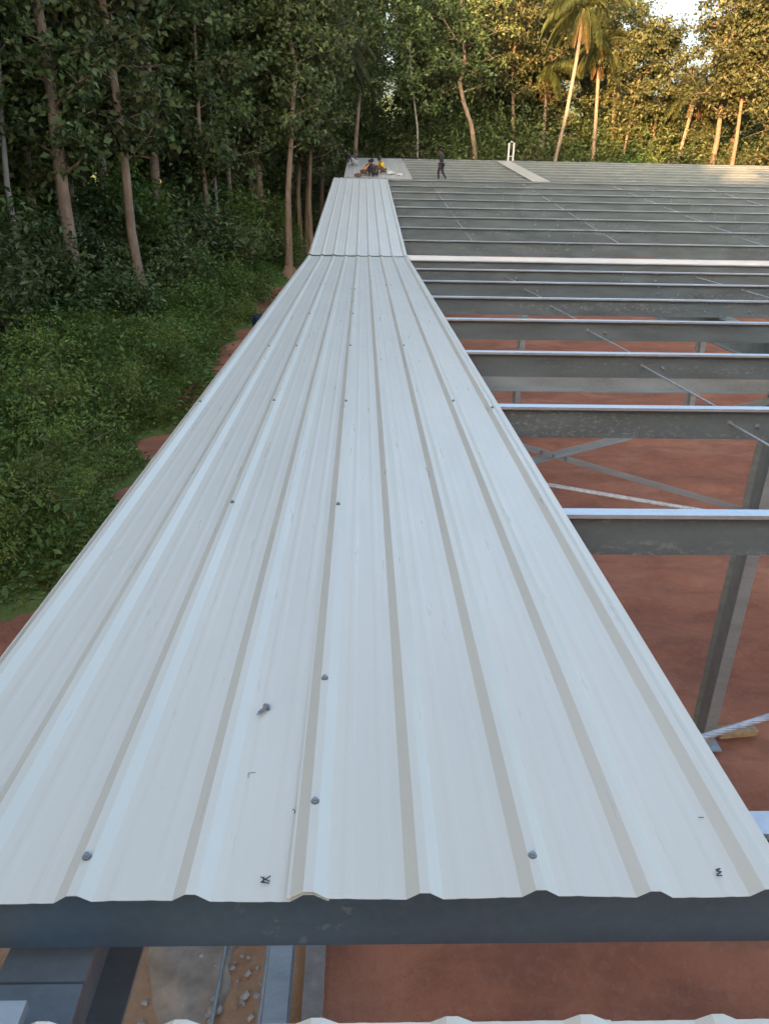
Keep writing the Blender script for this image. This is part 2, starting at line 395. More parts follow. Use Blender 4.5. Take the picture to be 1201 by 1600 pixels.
def shrub_mesh(seed, rx=1.2, h=1.5, n=1500, leaf=.16, m=M_FERN, wr=.45):
    rg = np.random.default_rng(seed); c = rg.normal(size=(26, 3))*np.array([rx*.42, rx*.42, h*.22])+np.array([0, 0, h*.5])
    P = c[rg.integers(0, 26, n)]+rg.normal(size=(n, 3))*np.array([rx*.2, rx*.2, h*.14]); P[:, 2] = np.clip(P[:, 2], .02, None)
    dr = rnd_dirs(rg, n, .05, .7); dr[:, :2] += P[:, :2]*.4; nr = rnd_dirs(rg, n, 1.3, .5); ln = leaf*rg.uniform(.6, 1.3, n)
    V, F = leaf_arrays(P, dr, nr, ln, ln*wr); sb = MB()
    for k in range(14): sb.tube([(0, 0, -.2), tuple(c[k]*np.array([.5, .5, .6])), tuple(c[k])], [.022, .014, .006], 4, cap=False)
    return [sb.mesh('stem', M_BARK, True), tri_mesh('foliage', V, F, m)]

# ------------------------------------------------------------------ the steel building
BLD = tag(link('steel_building', None, loc=(0, 0, 0)), 'unfinished steel shed with bare purlins and strips of white roof sheet', 'building')
FR = [-.72+5.91*i for i in range(9)]                     # frame lines
XA, XB = -.98, FR[-1]+.3

def z_purlin(h=.25, fw=.072, lip=.02, th=.0045):
    # (dy, dz) outline of a Z section: top flange towards -Y with a lip, bottom flange towards +Y
    return [(0, 0), (-fw, 0), (-fw, -lip), (-fw+th, -lip), (-fw+th, -th), (-th, -th), (-th, -h), (fw, -h), (fw, -h+lip), (fw-th, -h+lip), (fw-th, -h+th), (0, -h+th)]
def c_purlin(h=.183, fw=.07, lip=.018, th=.0045):
    return [(0, 0), (0, -h), (fw, -h), (fw, -h+lip), (fw-th, -h+lip), (fw-th, -h+th), (th, -h+th), (th, -th), (fw-th, -th), (fw-th, -lip), (fw, -lip), (fw, 0)]
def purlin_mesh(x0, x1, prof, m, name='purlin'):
    b = MB(); b.prism(prof, 0, x0, x1, lambda u, v, t: (t, u, v)); me = b.mesh(name, [m, M_FLANGE_LIT]); fix_normals(me)
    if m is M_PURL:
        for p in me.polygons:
            if p.center.z > -.021 and (p.normal.z > .5 or (p.center.y < -.06 and p.normal.y < -.5)): p.material_index = 1  # top flange and lip take the colour with painted-in sky light
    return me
cuts = [XA, FR[2]+.5, FR[4]+.5, FR[6]+.5, XB]; cuts2 = [XA, FR[1]+.5, FR[3]+.5, FR[5]+.5, XB]
ZP = {}
def purlin_line(y, prof_key, idx, m=M_PURL):
    cc = cuts if idx % 2 else cuts2
    for i in range(4):
        key = (prof_key, idx % 2, i, m.name)
        if key not in ZP:
            prof = z_purlin() if prof_key == 'z' else (z_purlin(.335) if prof_key == 'Z' else c_purlin())
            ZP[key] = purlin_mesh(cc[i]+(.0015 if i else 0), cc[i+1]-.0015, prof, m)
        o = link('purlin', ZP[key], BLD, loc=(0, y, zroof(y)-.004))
        yield o
offs = [.262]+[2.26+1.968*k for k in range(7)]          # distance of purlins from a ridge
near_p = []
n = 0
lines = []
for k, d in enumerate(offs):
    lines.append((d, 1)); lines.append((2*L-d+.0, 1)); lines.append((2*L+d, 1)); lines.append((4*L-d, 1))
    if k < 6: lines.append((-d+.03, 1))
purl = {}
for j, (y, _) in enumerate(sorted(lines)):
    if y < 0 and y > -.5: y = -.30
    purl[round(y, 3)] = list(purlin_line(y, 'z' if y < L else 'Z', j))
pr = list(purlin_line(.035, 'c', 0, M_RIDGE))
for o in pr: o['label'] = 'dark blue grey purlin under the sheet ends at the ridge'
list(purlin_line(15.86, 'z', 1)); list(purlin_line(2*L, 'c', 1)); list(purlin_line(4*L, 'c', 0))
# sag rods: from high on one purlin to low on the next one down the slope
rod_x = [2.66+3.61*i for i in range(12)]
bolt_b = MB()
bolt_b.tube([(0, 0, 0), (0, -.006, 0)], .022, 12); bolt_b.tube([(0, -.006, 0), (0, -.02, 0)], .014, 6); bolt_b.tube([(0, -.02, 0), (0, -.045, 0)], .007, 8)
ME_BOLT = bolt_b.mesh('bolt', M_BOLT); fix_normals(ME_BOLT)
ysl = sorted(purl)
for xi, x in enumerate(rod_x):
    for y0, y1 in zip(ysl, ysl[1:]):
        if y1 > 4*L+.1 or y1-y0 > 2.3 or y1-y0 < 1: continue
        if y0 < 0 and xi > 3: continue
        a, b = (zroof(y0)-.09, zroof(y1)-.09) if xi % 2 else (zroof(y0)-.07, zroof(y1)-.13)
        r = MB().tube([(x, y0, a), (x, y1+.02, b)], .009, 6).obj('sag_rod', M_ROPE, BLD)
        if y0 > 0 and (y1 < 2*L+1) and xi < 5:
            for o in purl[y1]:
                bb = o.data.vertices
                if min(v.co.x for v in bb) <= x <= max(v.co.x for v in bb):
                    link('bolt', ME_BOLT, o, loc=(x, -.004, b-zroof(y1)+.004)); link('bolt', ME_BOLT, o, loc=(x+.21+.05*(xi % 2), -.004, -.15)); break
# bolted laps over the frames
for y in ysl:
    if .5 < y < 4*L:
        for fx in FR[1:5]:
            for o in purl[y]:
                xsn = [v.co.x for v in o.data.vertices]
                if min(xsn) <= fx <= max(xsn):
                    for dx in (-.32, .32):
                        for dz in (-.06, -.17):
                            if fx+dx < max(xsn) and y < 2*L+1: link('bolt', ME_BOLT, o, loc=(fx+dx, -.0045, dz))
                    break

def i_beam(b, a, c, h, w_, tw=.012, tf=.016, side=None, mi=0):
    """I section from a to c, top of steel on the line a-c"""
    a = Vector(a); c = Vector(c); d = (c-a).normalized(); sv = (Vector(side) if side else Vector((1, 0, 0))).normalized(); up = sv.cross(d).normalized()
    if up.z < 0 and not side: up = -up
    prof = [(-w_/2, 0), (w_/2, 0), (w_/2, -tf), (tw/2, -tf), (tw/2, -h+tf), (w_/2, -h+tf), (w_/2, -h), (-w_/2, -h), (-w_/2, -h+tf), (-tw/2, -h+tf), (-tw/2, -tf), (-w_/2, -tf)]
    n_ = len(prof); vs_ = [p+sv*u+up*v for p in (a, c) for u, v in prof]
    b.add(vs_, [(i, (i+1) % n_, n_+(i+1) % n_, n_+i) for i in range(n_)]+[tuple(range(n_))[::-1], tuple(range(n_, 2*n_))], mi)
RDZ = .26
def rz_(y, y0): return zroof(y)-(RDZ if y0 < L else .35)
for fi, fx in enumerate(FR):
    for y0, y1 in ((-12, 0), (0, L), (L, 2*L), (2*L, 3*L), (3*L, 4*L)):
        if (y0 < 0 and fi > 3) or (y0 == 0 and fi == 2): continue
        b = MB(); i_beam(b, (fx, y0+.003, rz_(y0, y0)), (fx, y1-.003, rz_(y1, y0)), .38, .2)
        me = b.mesh('rafter', M_STEEL); fix_normals(me); r = link('rafter', me, BLD)
    for y in (-8.15, 8.15, 24.46, 40.78, 57.1):
        b = MB(); i_beam(b, (fx, y-.21, 0.02), (fx, y-.21, zroof(y)-(RDZ if y < L else .35)-.39), .42, .17, side=(1, 0, 0))
        b.box((fx-.2, y-.3, .0), (fx+.2, y+.3, .018))
        me = b.mesh('column', M_STEEL); fix_normals(me); link('column', me, BLD)
# cleats that hold the purlins on the front rafters
cb = MB(); cb.box((-.05, 0, -.012), (.05, .006, .19)); cb.box((-.05, -.07, -.006), (.05, 0, 0)); ME_CLEAT = cb.mesh('cleat', M_STEEL)
for y in ysl:
    if y < 12:
        for fx in FR[:3]: link('cleat', ME_CLEAT, BLD, loc=(fx+.03, y+.001, zroof(y)-RDZ+.012))
b = MB(); b.box((-1.0, -.262, zroof(.24)-.03), (-.63, -.2, zroof(.24)-.004)); b.box((-1.0, -.268, zroof(.24)-.19), (-.63, -.262, zroof(.24)-.004)); link('bracket', b.mesh('bracket', M_STEEL), BLD)
# struts between columns and flat cross braces
for y in (8.15, 24.46):
    for i, (xa, xb) in enumerate(zip(FR[:5], FR[1:6])):
        b = MB(); i_beam(b, (xa+.09, y, Z0-1.27), (xb-.09, y, Z0-1.27), .3, .15, side=(0, 1, 0)); me = b.mesh('strut_beam', M_STEEL); fix_normals(me); link('strut_beam', me, BLD)
        if i == 0 or y > 20:
            for sg, dy in ((1, -.012), (-1, .012)):
                za, zb = (Z0-1.42, Z0-2.95) if sg > 0 else (Z0-2.95, Z0-1.42)
                b = MB(); p, q = Vector((xa+(.48 if i == 0 else .1), y+dy, za+.07)), Vector((xb-.1, y+dy, zb+.07)); b.bar(p, q, .008, .075)
                b.bar(p+Vector((0, .03*sg, -.036)), q+Vector((0, .03*sg, -.036)), .06, .007)
                me = b.mesh('cross_brace', M_STEEL); fix_normals(me); o = link('cross_brace', me, BLD)
                if sg > 0:
                    for tt in (.47, .5, .53): link('bolt', ME_BOLT, o, loc=p.lerp(q, tt)+Vector((0, -.006, .0)))
# wire ropes that brace the roof plane
def rope(a, c, R=.017):
    a = Vector(a); c = Vector(c); d = (c-a); ln = d.length; d.normalize(); e = d.orthogonal().normalized(); g = d.cross(e); b = MB()
    nseg = int(ln/.03)
    for s in range(6):
        pts = []
        for i in range(nseg+1):
            t = ln*i/nseg; an = t/.24*2*math.pi+s*math.pi/3; sag = -.04*math.sin(math.pi*i/nseg)
            pts.append(a+d*t+(e*math.cos(an)+g*math.sin(an))*R*.62+Vector((0, 0, sag)))
        b.tube(pts, R*.42, 5, cap=False)
    return b.obj('brace_cable', M_ROPE, BLD, True)
def rp(x, y): return (x, y, zroof(y)-.5)
rope(rp(-.62, .40), rp(5.1, 2.72), .014); rope(rp(-.62, 4.93), rp(5.1, 2.13), .016)
rope(rp(5.28, .40), rp(11.0, 2.72), .014)
# gable tie beam low down at the end frame, on its concrete upstand
b = MB(); i_beam(b, (-.72, -10, 1.26), (-.72, 2*L, 1.26), .3, .21); me = b.mesh('tie_beam', M_STEEL); fix_normals(me); link('tie_beam', me, BLD)
b = MB(); b.box((-.56, -10, -.2), (-.36, 4*L, .22)); link('plinth', b.mesh('plinth', M_CONC), BLD)
# valley gutter
gy = L
for yv in (L, 3*L):
    gb = MB(); zz = zroof(yv)
    prof = [(-.40, -.012), (-.33, -.012), (-.31, -.085), (.30, -.085), (.32, -.01), (.40, -.006), (.40, -.010), (.323, -.014), (.303, -.089), (-.314, -.089), (-.333, -.016), (-.40, -.016)]
    m_ = 60; rg = np.random.default_rng(5)
    pv = [[(XA+(XB-XA)*i/m_, yv+u, zz+v+float(rg.normal()*.002)) for u, v in prof] for i in range(m_+1)]
    gb.add([q for r in pv for q in r], [(i*12+k, i*12+(k+1) % 12, (i+1)*12+(k+1) % 12, (i+1)*12+k) for i in range(m_) for k in range(12)])
    me = gb.mesh('gutter', M_GUTTER); fix_normals(me); link('gutter', me, BLD)
b = MB(); b.prism([(-.17, -.03), (0, .012), (.17, -.03), (.17, -.033), (0, .008), (-.17, -.033)], 0, 1.05, XB, lambda u, v, t: (t, 4*L+u, Z0+v)); link('ridge_strip', b.mesh('ridge_strip', M_PURL), BLD)

# roof sheets -----------------------------------------------------------------
def rib_profile(pitches=4, w0=-.045, w1=.045):
    pts = [(w0, 0.)]
    for k in range(pitches+1):
        c = .25*k
        if k == 0: pts += [(c-.040, 0), (c-.011, .0185), (c+.011, .0185), (c+.040, 0)]
        else: pts += [(c-.040, 0), (c-.011, .0185), (c+.011, .0185), (c+.040, 0)]
        if k < pitches:
            for s in (.083, .167): pts += [(c+s-.016, 0), (c+s-.005, .0011), (c+s+.005, .0011), (c+s+.016, 0)]
    pts.append((.25*pitches+w1, 0)); return pts
def sheet_mesh(length, seed, pitches=4, w1=.045, step=.32, wav=.0022, w0=-.045):
    prof = rib_profile(pitches, w0, w1); m_ = max(2, int(length/step)); rg = np.random.default_rng(seed)
    px = np.array([p[0] for p in prof]); pz = np.array([p[1] for p in prof]); k = len(prof); V = []
    for i in range(m_+1):
        y = length*i/m_
        f = (fbm(px*4+seed*3.1, np.full(k, y*1.4), seed, 2)-.37)*wav*2
        e = math.exp(-y/.25)*.0035*np.sin(px*11+seed)            # lifted, slightly wavy cut end
        V += [(float(px[j]), y, float(pz[j]+f[j]+e[j])) for j in range(k)]
    b = MB(); b.add(V, [(i*k+j, i*k+j+1, (i+1)*k+j+1, (i+1)*k+j) for i in range(m_) for j in range(k-1)])
    top = len(b.v); th = .0012
    b.add([(x, y, z-th) for x, y, z in V], [((i+1)*k+j, (i+1)*k+j+1, i*k+j+1, i*k+j) for i in range(m_) for j in range(k-1)])
    b.f += [(j+1, j, top+j, top+j+1) for j in range(k-1)]; b.m += [0]*(k-1)
    b.f += [(m_*k+j, m_*k+j+1, top+m_*k+j+1, top+m_*k+j) for j in range(k-1)]; b.m += [0]*(k-1)
    me = b.mesh('roof_sheet', M_SHEET); return me
def put_sheet(me, x, y0, rise, lift=.003, label=None):
    o = link('roof_sheet', me, BLD, loc=(x, y0, zroof(y0)+lift), rot=(math.atan(TA)*rise, 0, 0))
    if label: o['label'] = label
    return o
near_l = put_sheet(sheet_mesh(16.24, 1, w0=-.044), X0-1.0, 0, -1, .0025, 'long white ribbed sheet running down the near slope, left of the seam')
near_r = put_sheet(sheet_mesh(16.24, 2, w1=.07, w0=-.047), X0, 0, -1, .006, 'long white ribbed sheet running down the near slope, right of the seam')
s2 = sheet_mesh(16.02, 3, w1=.06, step=.6)
mid_l = put_sheet(s2, X0-1.0, L+.1, 1, .0065); mid_r = put_sheet(s2, X0+.0, L+.1, 1, .0025)
put_sheet(s2, X0-1.0, 2*L+.1, -1, .0065); put_sheet(s2, X0, 2*L+.1, -1, .0025)
for i in range(4): put_sheet(s2, X0-1.0+i*1.0, 3*L+.1, 1, .003+.0035*(i % 2))
put_sheet(s2, 10.15, 3*L+.1, 1, .003, 'single white sheet laid across the bare purlins of the far slope')
bs = sheet_mesh(9.0, 7, w1=.05)
for i in range(3):
    o = link('roof_sheet', bs, BLD, loc=(-.575+i*1.0, -9.0-.245, zroof(-9.245)+.003+.003*((i+1) % 2)), rot=(math.atan(TA), 0, 0)); o['label'] = 'white ribbed sheet on the slope behind the ridge gap'
# self-drilling screws with washers
sc = MB(); sc.tube([(0, 0, 0), (0, 0, .0025)], .0105, 14, 1); sc.tube([(0, 0, .0025), (0, 0, .005)], .0088, 14); sc.tube([(0, 0, .005), (0, 0, .0115)], .0056, 6)
ME_SCREW = sc.mesh('screw', [M_BOLT, M_RUBBER]); fix_normals(ME_SCREW)
def screw_on(sheet, u, v, crest=True):
    off = .025 if crest else .0065
    h = hit(u, v, (0, TA, 1), Z0+off)
    c = link('screw', ME_SCREW, sheet); lx = h.x-sheet.location.x
    if crest:
        lx = round(lx/.25)*.25
    c.location = (lx, (h.y)/math.cos(.04992), .0188+(.0035 if sheet is near_l and lx > .9 else 0) if crest else .0012)
for u, v in [(131, 1338), (525, 788), (363, 784), (541, 627), (430, 625), (329, 627), (548, 540), (463, 540), (400, 540), (552, 490), (490, 490), (493, 1253), (484, 1060)]:
    screw_on(near_l, u, v)
for u, v in [(831, 1338), (775, 637), (553, 452), (640, 540), (735, 627)]: screw_on(near_r, u, v)

# ------------------------------------------------------------------ things lying on the sheets
ls = MB(); ls.tube([(0, 0, 0), (0, 0, .003)], .0125, 14); ls.tube([(0, 0, .003), (0, 0, .006)], .0095, 12); ls.tube([(0, 0, .006), (0, 0, .0125)], .0062, 6)
ls.tube([(0, 0, 0), (0, 0, -.012), (0, 0, -.034), (0, 0, -.045)], [.0042, .0042, .0036, .0008], 8)
for k in range(9): ls.tube([(.0, 0, -.008-.003*k), (0, 0, -.0092-.003*k)], [.0055, .0048], 8)
h = hit(412, 1110, (0, TA, 1), Z0+.010)
lo = ls.obj('loose_screw', M_BOLT); lo.location = h+Vector((.006, .012, .001)); lo.rotation_euler = (R_(-95), 0, R_(-32)); tag(lo, 'loose hex head screw lying on the white sheet left of the seam', 'screw')
def pen(name, strokes, label, wd=.0024):
    """marker strokes as thin ink ribbons 1 mm above the sheet"""
    b = MB()
    for st in strokes:
        P = [hit(u, v, (0, TA, 1), Z0+(.0048 if st[0][0] < 475 else .0083)) for u, v in st]
        for p, q in zip(P, P[1:]): b.bar(p, q+(q-p).normalized()*.001, wd, .0006)
    me = b.mesh(name, M_INK); fix_normals(me); return tag(link(name, me), label, 'ink mark')
pen('marker_mark', [[(407, 1370), (421, 1377)], [(407, 1379), (414, 1374), (422, 1369)], [(408, 1378), (420, 1380)], [(412, 1370), (411, 1379)]], 'small black crossed pen mark on the sheet edge left of the seam')
pen('marker_mark', [[(1117, 1359), (1124, 1357), (1119, 1361), (1126, 1362), (1120, 1366), (1119, 1368), (1127, 1368)]], 'small black curled pen mark near the right front corner of the sheet')
pen('marker_mark', [[(1090, 1277), (1098, 1277)]], 'short black pen dash near the right sheet edge', .0016)
pen('marker_mark', [[(483, 1250), (487, 1256), (486, 1252)], [(482, 1253), (488, 1255)]], 'small black smudge beside the screw on the seam rib', .004)
pen('marker_mark', [[(457, 1264), (462, 1267), (460, 1270)], [(462, 1262), (464, 1266)]], 'small black fleck on the sheet just left of the seam rib', .002)
pen('marker_mark', [[(388, 1215), (388, 1208), (399, 1207)]], 'faint black corner shaped pen mark left of the seam', .0012)

# ------------------------------------------------------------------ yard details
def lump(seed, r=.1, flat=.6, sub=1):
    rg = np.random.default_rng(seed); bm = bmesh.new(); bmesh.ops.create_icosphere(bm, subdivisions=sub, radius=r)
    for v in bm.verts: v.co = Vector((v.co.x, v.co.y, v.co.z*flat))*(1+float(rg.normal())*(.22 if sub == 1 else .12))
    me = D.meshes.new('lump'); bm.to_mesh(me); bm.free(); return me
# ochre sand apron and concrete spill beside the gable
def apron_z(X, Y): return .012+(fbm(X*1.2, Y*1.2, 22)-.45)*.07
tag(grid('sand_apron', np.linspace(-4.6, -.57, 50), np.linspace(-9, 62, 240), apron_z, M_SAND), kind='structure')
rg = np.random.default_rng(31); b = MB(); k = 26
ang = [2*math.pi*i/k for i in range(k)]; rad = [(.52+.2*float(rg.random()))*(1+.25*math.sin(3*a)) for a in ang]
base = [(-1.8+.62*r*math.cos(a), 4.3+1.5*r*math.sin(a), 0) for a, r in zip(ang, rad)]
b.add([(x, y, .075) for x, y, _ in base]+[(-1.8+(x+1.8)*1.1, 4.3+(y-4.3)*1.1, .0) for x, y, _ in base]+[(-1.8, 4.3, .085)],
      [(i, (i+1) % k, 2*k) for i in range(k)]+[(k+i, k+(i+1) % k, (i+1) % k, i) for i in range(k)])
tag(b.obj('concrete_spill', M_SPILL, None, True), 'grey spilled concrete patch on the sand below the ridge gap', 'concrete')
rb = MB(); rd = random.Random(8)
for i in range(260):
    x = rd.gauss(-1.4, .4); y = rd.uniform(2.4, 6.2); r = rd.uniform(.012, .05)*rd.uniform(.6, 1.3)
    me = lump(i, r); rb.add([v.co+Vector((min(x, -.85), y, .05+r*.2)) for v in me.vertices], [tuple(p.vertices) for p in me.polygons]); D.meshes.remove(me)
tag(rb.obj('rubble', M_STONE), 'broken pale rubble strewn beside the plinth below the ridge gap', 'rubble', kind='stuff')
for i, (x, lb) in enumerate(((-1.47, 'thin grey steel pipe on the sand farther from the plinth'), (-1.0, 'thin grey steel pipe close beside the plinth'))):
    b = MB(); b.tube([(x-.02, 1.0, .13), (x+.05, 7.6, .13)], .02, 10); b.tube([(x-.02, .99, .13), (x-.02, 1.005, .13)], .024, 10)
    o = b.obj('steel_pipe', M_STEEL, None, True); tag(o, lb, 'pipe', 'loose pipes on the sand')
def plank(loc, rz, ln, wd, th, label):
    b = MB(); b.box((-ln/2, -wd/2, 0), (ln/2, wd/2, th)); b.box((-ln/2+.05, -wd/2-.004, th*.2), (-ln/2+.06, wd/2+.004, th*.8))
    o = b.obj('timber_offcut', M_WOOD); o.location = loc; o.rotation_euler = (0, 0, rz); mo = o.modifiers.new('b', 'BEVEL'); mo.width = .006; mo.segments = 1
    return tag(o, label, 'timber', 'timber offcuts on the ground')
plank((5.75, 8.22, .03), .12, .62, .2, .09, 'short timber board on red soil at the foot of the column')
plank((-1.12, 4.95, .1), .9, .3, .09, .05, 'short pale timber offcut lying in the rubble')
plank((-1.02, 5.25, .1), -.4, .26, .1, .05, 'second timber offcut behind the first in the rubble')
# rusty cage lying along the weeds
def rusty(loc, rz, ln, wd, hh, label):
    b = MB()
    for sy in (-1, 1):
        for zz in (.05, hh): b.tube([(-ln/2, sy*wd/2, zz), (ln/2, sy*wd/2, zz)], .028, 6)
    nr_ = int(ln/.8)
    for i in range(nr_+1):
        x = -ln/2+.1+(ln-.2)*i/nr_
        b.tube([(x, -wd/2-.15, hh+.03), (x, wd/2+.15, hh+.03)], .024, 6); b.tube([(x, -wd/2, .05), (x, -wd/2, hh)], .022, 6); b.tube([(x, wd/2, .05), (x, wd/2, hh)], .022, 6)
    o = b.obj('rusty_frame', M_RUST, None, True); o.location = loc; o.rotation_euler = (0, 0, rz); return tag(o, label, 'frame')
rusty((-5.35, 25.2, .1), R_(88), 5.2, .7, .35, 'rusty red pipe frame lying between weeds and the white roof edge')
def heap(name, loc, rx, ry, h_, m, label, seed, cat):
    rg = np.random.default_rng(seed); b = MB(); nr_, na = 7, 22; V = []
    for i in range(nr_+1):
        for j in range(na):
            a = 2*math.pi*j/na; q = i/nr_; rr = q*(1+.22*math.sin(2*a+seed)+.14*math.sin(5*a))
            V.append((rx*rr*math.cos(a), ry*rr*math.sin(a), h_*(1-q*q)**1.2*(1+(.25 if h_ < .8 else .1*min(1, q*4))*float(rg.normal()))-.03*q))
    b.add(V, [(i*na+j, i*na+(j+1) % na, (i+1)*na+(j+1) % na, (i+1)*na+j) for i in range(nr_) for j in range(na)])
    o = b.obj(name, m, None, True); o.location = loc; return tag(o, label, cat)
heap('soil_heap', (-5.5, 18.9, 0), .7, .9, .14, M_SAND, 'bare brown earth heap at the weed edge by the roof', 3, 'earth')
heap('soil_heap', (-5.2, 21.3, 0), .5, 1.2, .1, M_SAND, 'brown earth strip between the earth heap and the rusty frame', 4, 'earth')
heap('soil_heap', (-4.6, 50.5, 0), .8, 2.0, .8, M_SAND, 'reddish earth bank at the far end of the weeds', 5, 'earth')
b = MB(); me = lump(77, .15, .55, 3); o = link('plastic_bag', me, loc=(-5.62, 11.7, .12)); me.materials.append(M_RAG); tag(o, 'crumpled white plastic bag at the edge of the weeds', 'bag')
b = MB(); b.tube([(0, 0, 0), (0, 0, .05), (0, 0, .3), (0, 0, .33), (0, 0, .58), (0, 0, .61), (0, 0, .86), (0, 0, .9)], [.27, .29, .29, .3, .29, .3, .29, .26], 20); b.tube([(.12, 0, .9), (.12, 0, .93)], .04, 10)
o = b.obj('plastic_barrel', M_BLUE, None, False); o.location = (-4.6, 34.6, 0); tag(o, 'dark blue plastic barrel half hidden behind the roof edge', 'barrel')
o = None
# upright bundle of flashing held at the far ridge
b = MB()
for dx in (-.2, .17):
    b.add([(dx-.05, 0, 0), (dx+.05, .0, 0), (dx+.07, .05, 0), (dx-.07, .05, 0), (dx-.05, 0, 1.22), (dx+.05, 0, 1.22), (dx+.07, .05, 1.22), (dx-.07, .05, 1.22)], [(0, 1, 5, 4), (1, 2, 6, 5), (2, 3, 7, 6), (3, 0, 4, 7), (4, 5, 6, 7), (3, 2, 1, 0)])
b.tube([(-.2, .02, 1.2), (0, .02, 1.33), (.17, .02, 1.2)], .03, 6); b.tube([(-.2, .02, .3), (.17, .02, .32)], .025, 6)
o = b.obj('upright_flashing', M_GUTTER); o.location = (11.25, 4*L-.35, zroof(4*L-.35)+.03); fix_normals(o.data); tag(o, 'white folded flashing standing upright at the far ridge above the single sheet', 'flashing')

# ------------------------------------------------------------------ people
M_SKIN = simple('brown_skin', (.16, .075, .045), .5, 0, .1, 20, .05); M_HAIR = simple('black_hair', (.012, .010, .010), .6, 0, .2, 60, .2)
def cloth(n_, c): return simple(n_, c, .85, 0, .18, 12, .3)
def skin_obj(name, V, E, rad, root, m, parent, lv=2):
    me = D.meshes.new(name); me.from_pydata([tuple(v) for v in V], E, []); me.materials.append(m); o = link(name, me, parent)
    sk = o.modifiers.new('skin', 'SKIN'); sk.use_smooth_shade = True
    for i, r in enumerate(rad):
        sv = me.skin_vertices[0].data[i]; sv.radius = (r, r) if not hasattr(r, '__len__') else r; sv.use_root = (i == root)
    ss = o.modifiers.new('sub', 'SUBSURF'); ss.levels = lv; ss.render_levels = lv; return o
def person(loc, rz, J, shirt, trousers, label, skinm=M_SKIN, long=False):
    """J: joints in metres, person faces +Y.  pel, chest, neck, head, sh/el/wr/ha and hip/kn/an/to for l, r"""
    root = link('person', None, loc=loc, rot=(0, 0, rz)); J = {k: Vector(v) for k, v in J.items()}
    nm = list(J); ix = {k: i for i, k in enumerate(nm)}
    R = dict(pel=(.15, .11), chest=(.155, .11), neck=.055, head=.09, crown=.085, nose=.02)
    for s in 'lr': R.update({'sh'+s: .062, 'el'+s: .043, 'wr'+s: .03, 'ha'+s: .035, 'fi'+s: .014, 'th'+s: .012, 'hip'+s: .088, 'kn'+s: .06, 'an'+s: .04, 'to'+s: .035})
    E = [('pel', 'chest'), ('chest', 'neck'), ('neck', 'head'), ('head', 'crown'), ('head', 'nose')]
    up = (J['head']-J['neck']).normalized(); J['crown'] = J['head']+up*.09
    fw = Vector((0, 1, 0)); fw = (fw-up*fw.dot(up)).normalized(); J['nose'] = J['head']+fw*.105-up*.01
    for s in 'lr':
        h_ = J['ha'+s]; d = (h_-J['wr'+s]).normalized(); J['fi'+s] = h_+d*.08; J['th'+s] = h_+d*.03+Vector((.05 if s == 'l' else -.05, 0, 0))
        E += [('chest', 'sh'+s), ('sh'+s, 'el'+s), ('el'+s, 'wr'+s), ('wr'+s, 'ha'+s), ('ha'+s, 'fi'+s), ('ha'+s, 'th'+s), ('pel', 'hip'+s), ('hip'+s, 'kn'+s), ('kn'+s, 'an'+s), ('an'+s, 'to'+s)]
    nm = list(J); ix = {k: i for i, k in enumerate(nm)}
    skin_obj('body', [J[k] for k in nm], [(ix[a], ix[b_]) for a, b_ in E], [R[k] for k in nm], ix['pel'], skinm, root)
    def sub(name, keys, ed, gr, m, rt, cut={}):
        P = {k: J[k].copy() for k in keys}
        for k, (o_, t) in cut.items(): P[k] = J[o_].lerp(J[k], t)
        kk = list(P); ii = {k: i for i, k in enumerate(kk)}
        rad = [tuple(q*gr for q in R[k]) if hasattr(R[k], '__len__') else R[k]*gr+.012 for k in kk]
        skin_obj(name, [P[k] for k in kk], [(ii[a], ii[b_]) for a, b_ in ed], rad, ii[rt], m, root)
    if shirt:
        lw = ['wrl', 'wrr'] if long else []; le = [('ell', 'wrl'), ('elr', 'wrr')] if long else []
        sub('shirt', ['pel', 'chest', 'shl', 'shr', 'ell', 'elr', 'neck']+lw, [('pel', 'chest'), ('chest', 'shl'), ('chest', 'shr'), ('shl', 'ell'), ('shr', 'elr'), ('chest', 'neck')]+le, 1.16, shirt, 'chest', {'neck': ('chest', .55)})
    sub('trousers', ['pel', 'hipl', 'hipr', 'knl', 'knr', 'anl', 'anr'], [('pel', 'hipl'), ('pel', 'hipr'), ('hipl', 'knl'), ('hipr', 'knr'), ('knl', 'anl'), ('knr', 'anr')], 1.12, trousers, 'pel', {'anl': ('knl', .92), 'anr': ('knr', .92)})
    bm = bmesh.new(); bmesh.ops.create_uvsphere(bm, u_segments=16, v_segments=10, radius=.118)
    for v in bm.verts:
        if v.co.z < -.015 and v.co.y > -.02: v.co *= .72
    me = D.meshes.new('hair'); bm.to_mesh(me); bm.free(); me.materials.append(M_HAIR); me.polygons.foreach_set('use_smooth', [True]*len(me.polygons))
    hm = Matrix.Translation(J['head']+up*.055-fw*.02) @ Matrix((( *fw.cross(up), 0), (*fw, 0), (*up, 0), (0, 0, 0, 1))).transposed()
    ho = link('hair', me, root); ho.matrix_local = hm
    return tag(root, label, 'person', 'workers on the far roof')
STAND = dict(pel=(0, 0, .95), chest=(0, .02, 1.28), neck=(0, .03, 1.47), head=(0, .05, 1.58), shl=(-.17, .02, 1.39), shr=(.17, .02, 1.39), ell=(-.22, -.02, 1.12), elr=(.22, 0, 1.12),
    wrl=(-.21, .06, .89), wrr=(.22, .08, .89), hal=(-.2, .08, .81), har=(.21, .1, .81), hipl=(-.09, 0, .9), hipr=(.09, 0, .9), knl=(-.1, .16, .5), knr=(.1, -.06, .5), anl=(-.1, .1, .09), anr=(.1, -.3, .12), tol=(-.1, .25, .04), tor=(.1, -.16, .04))
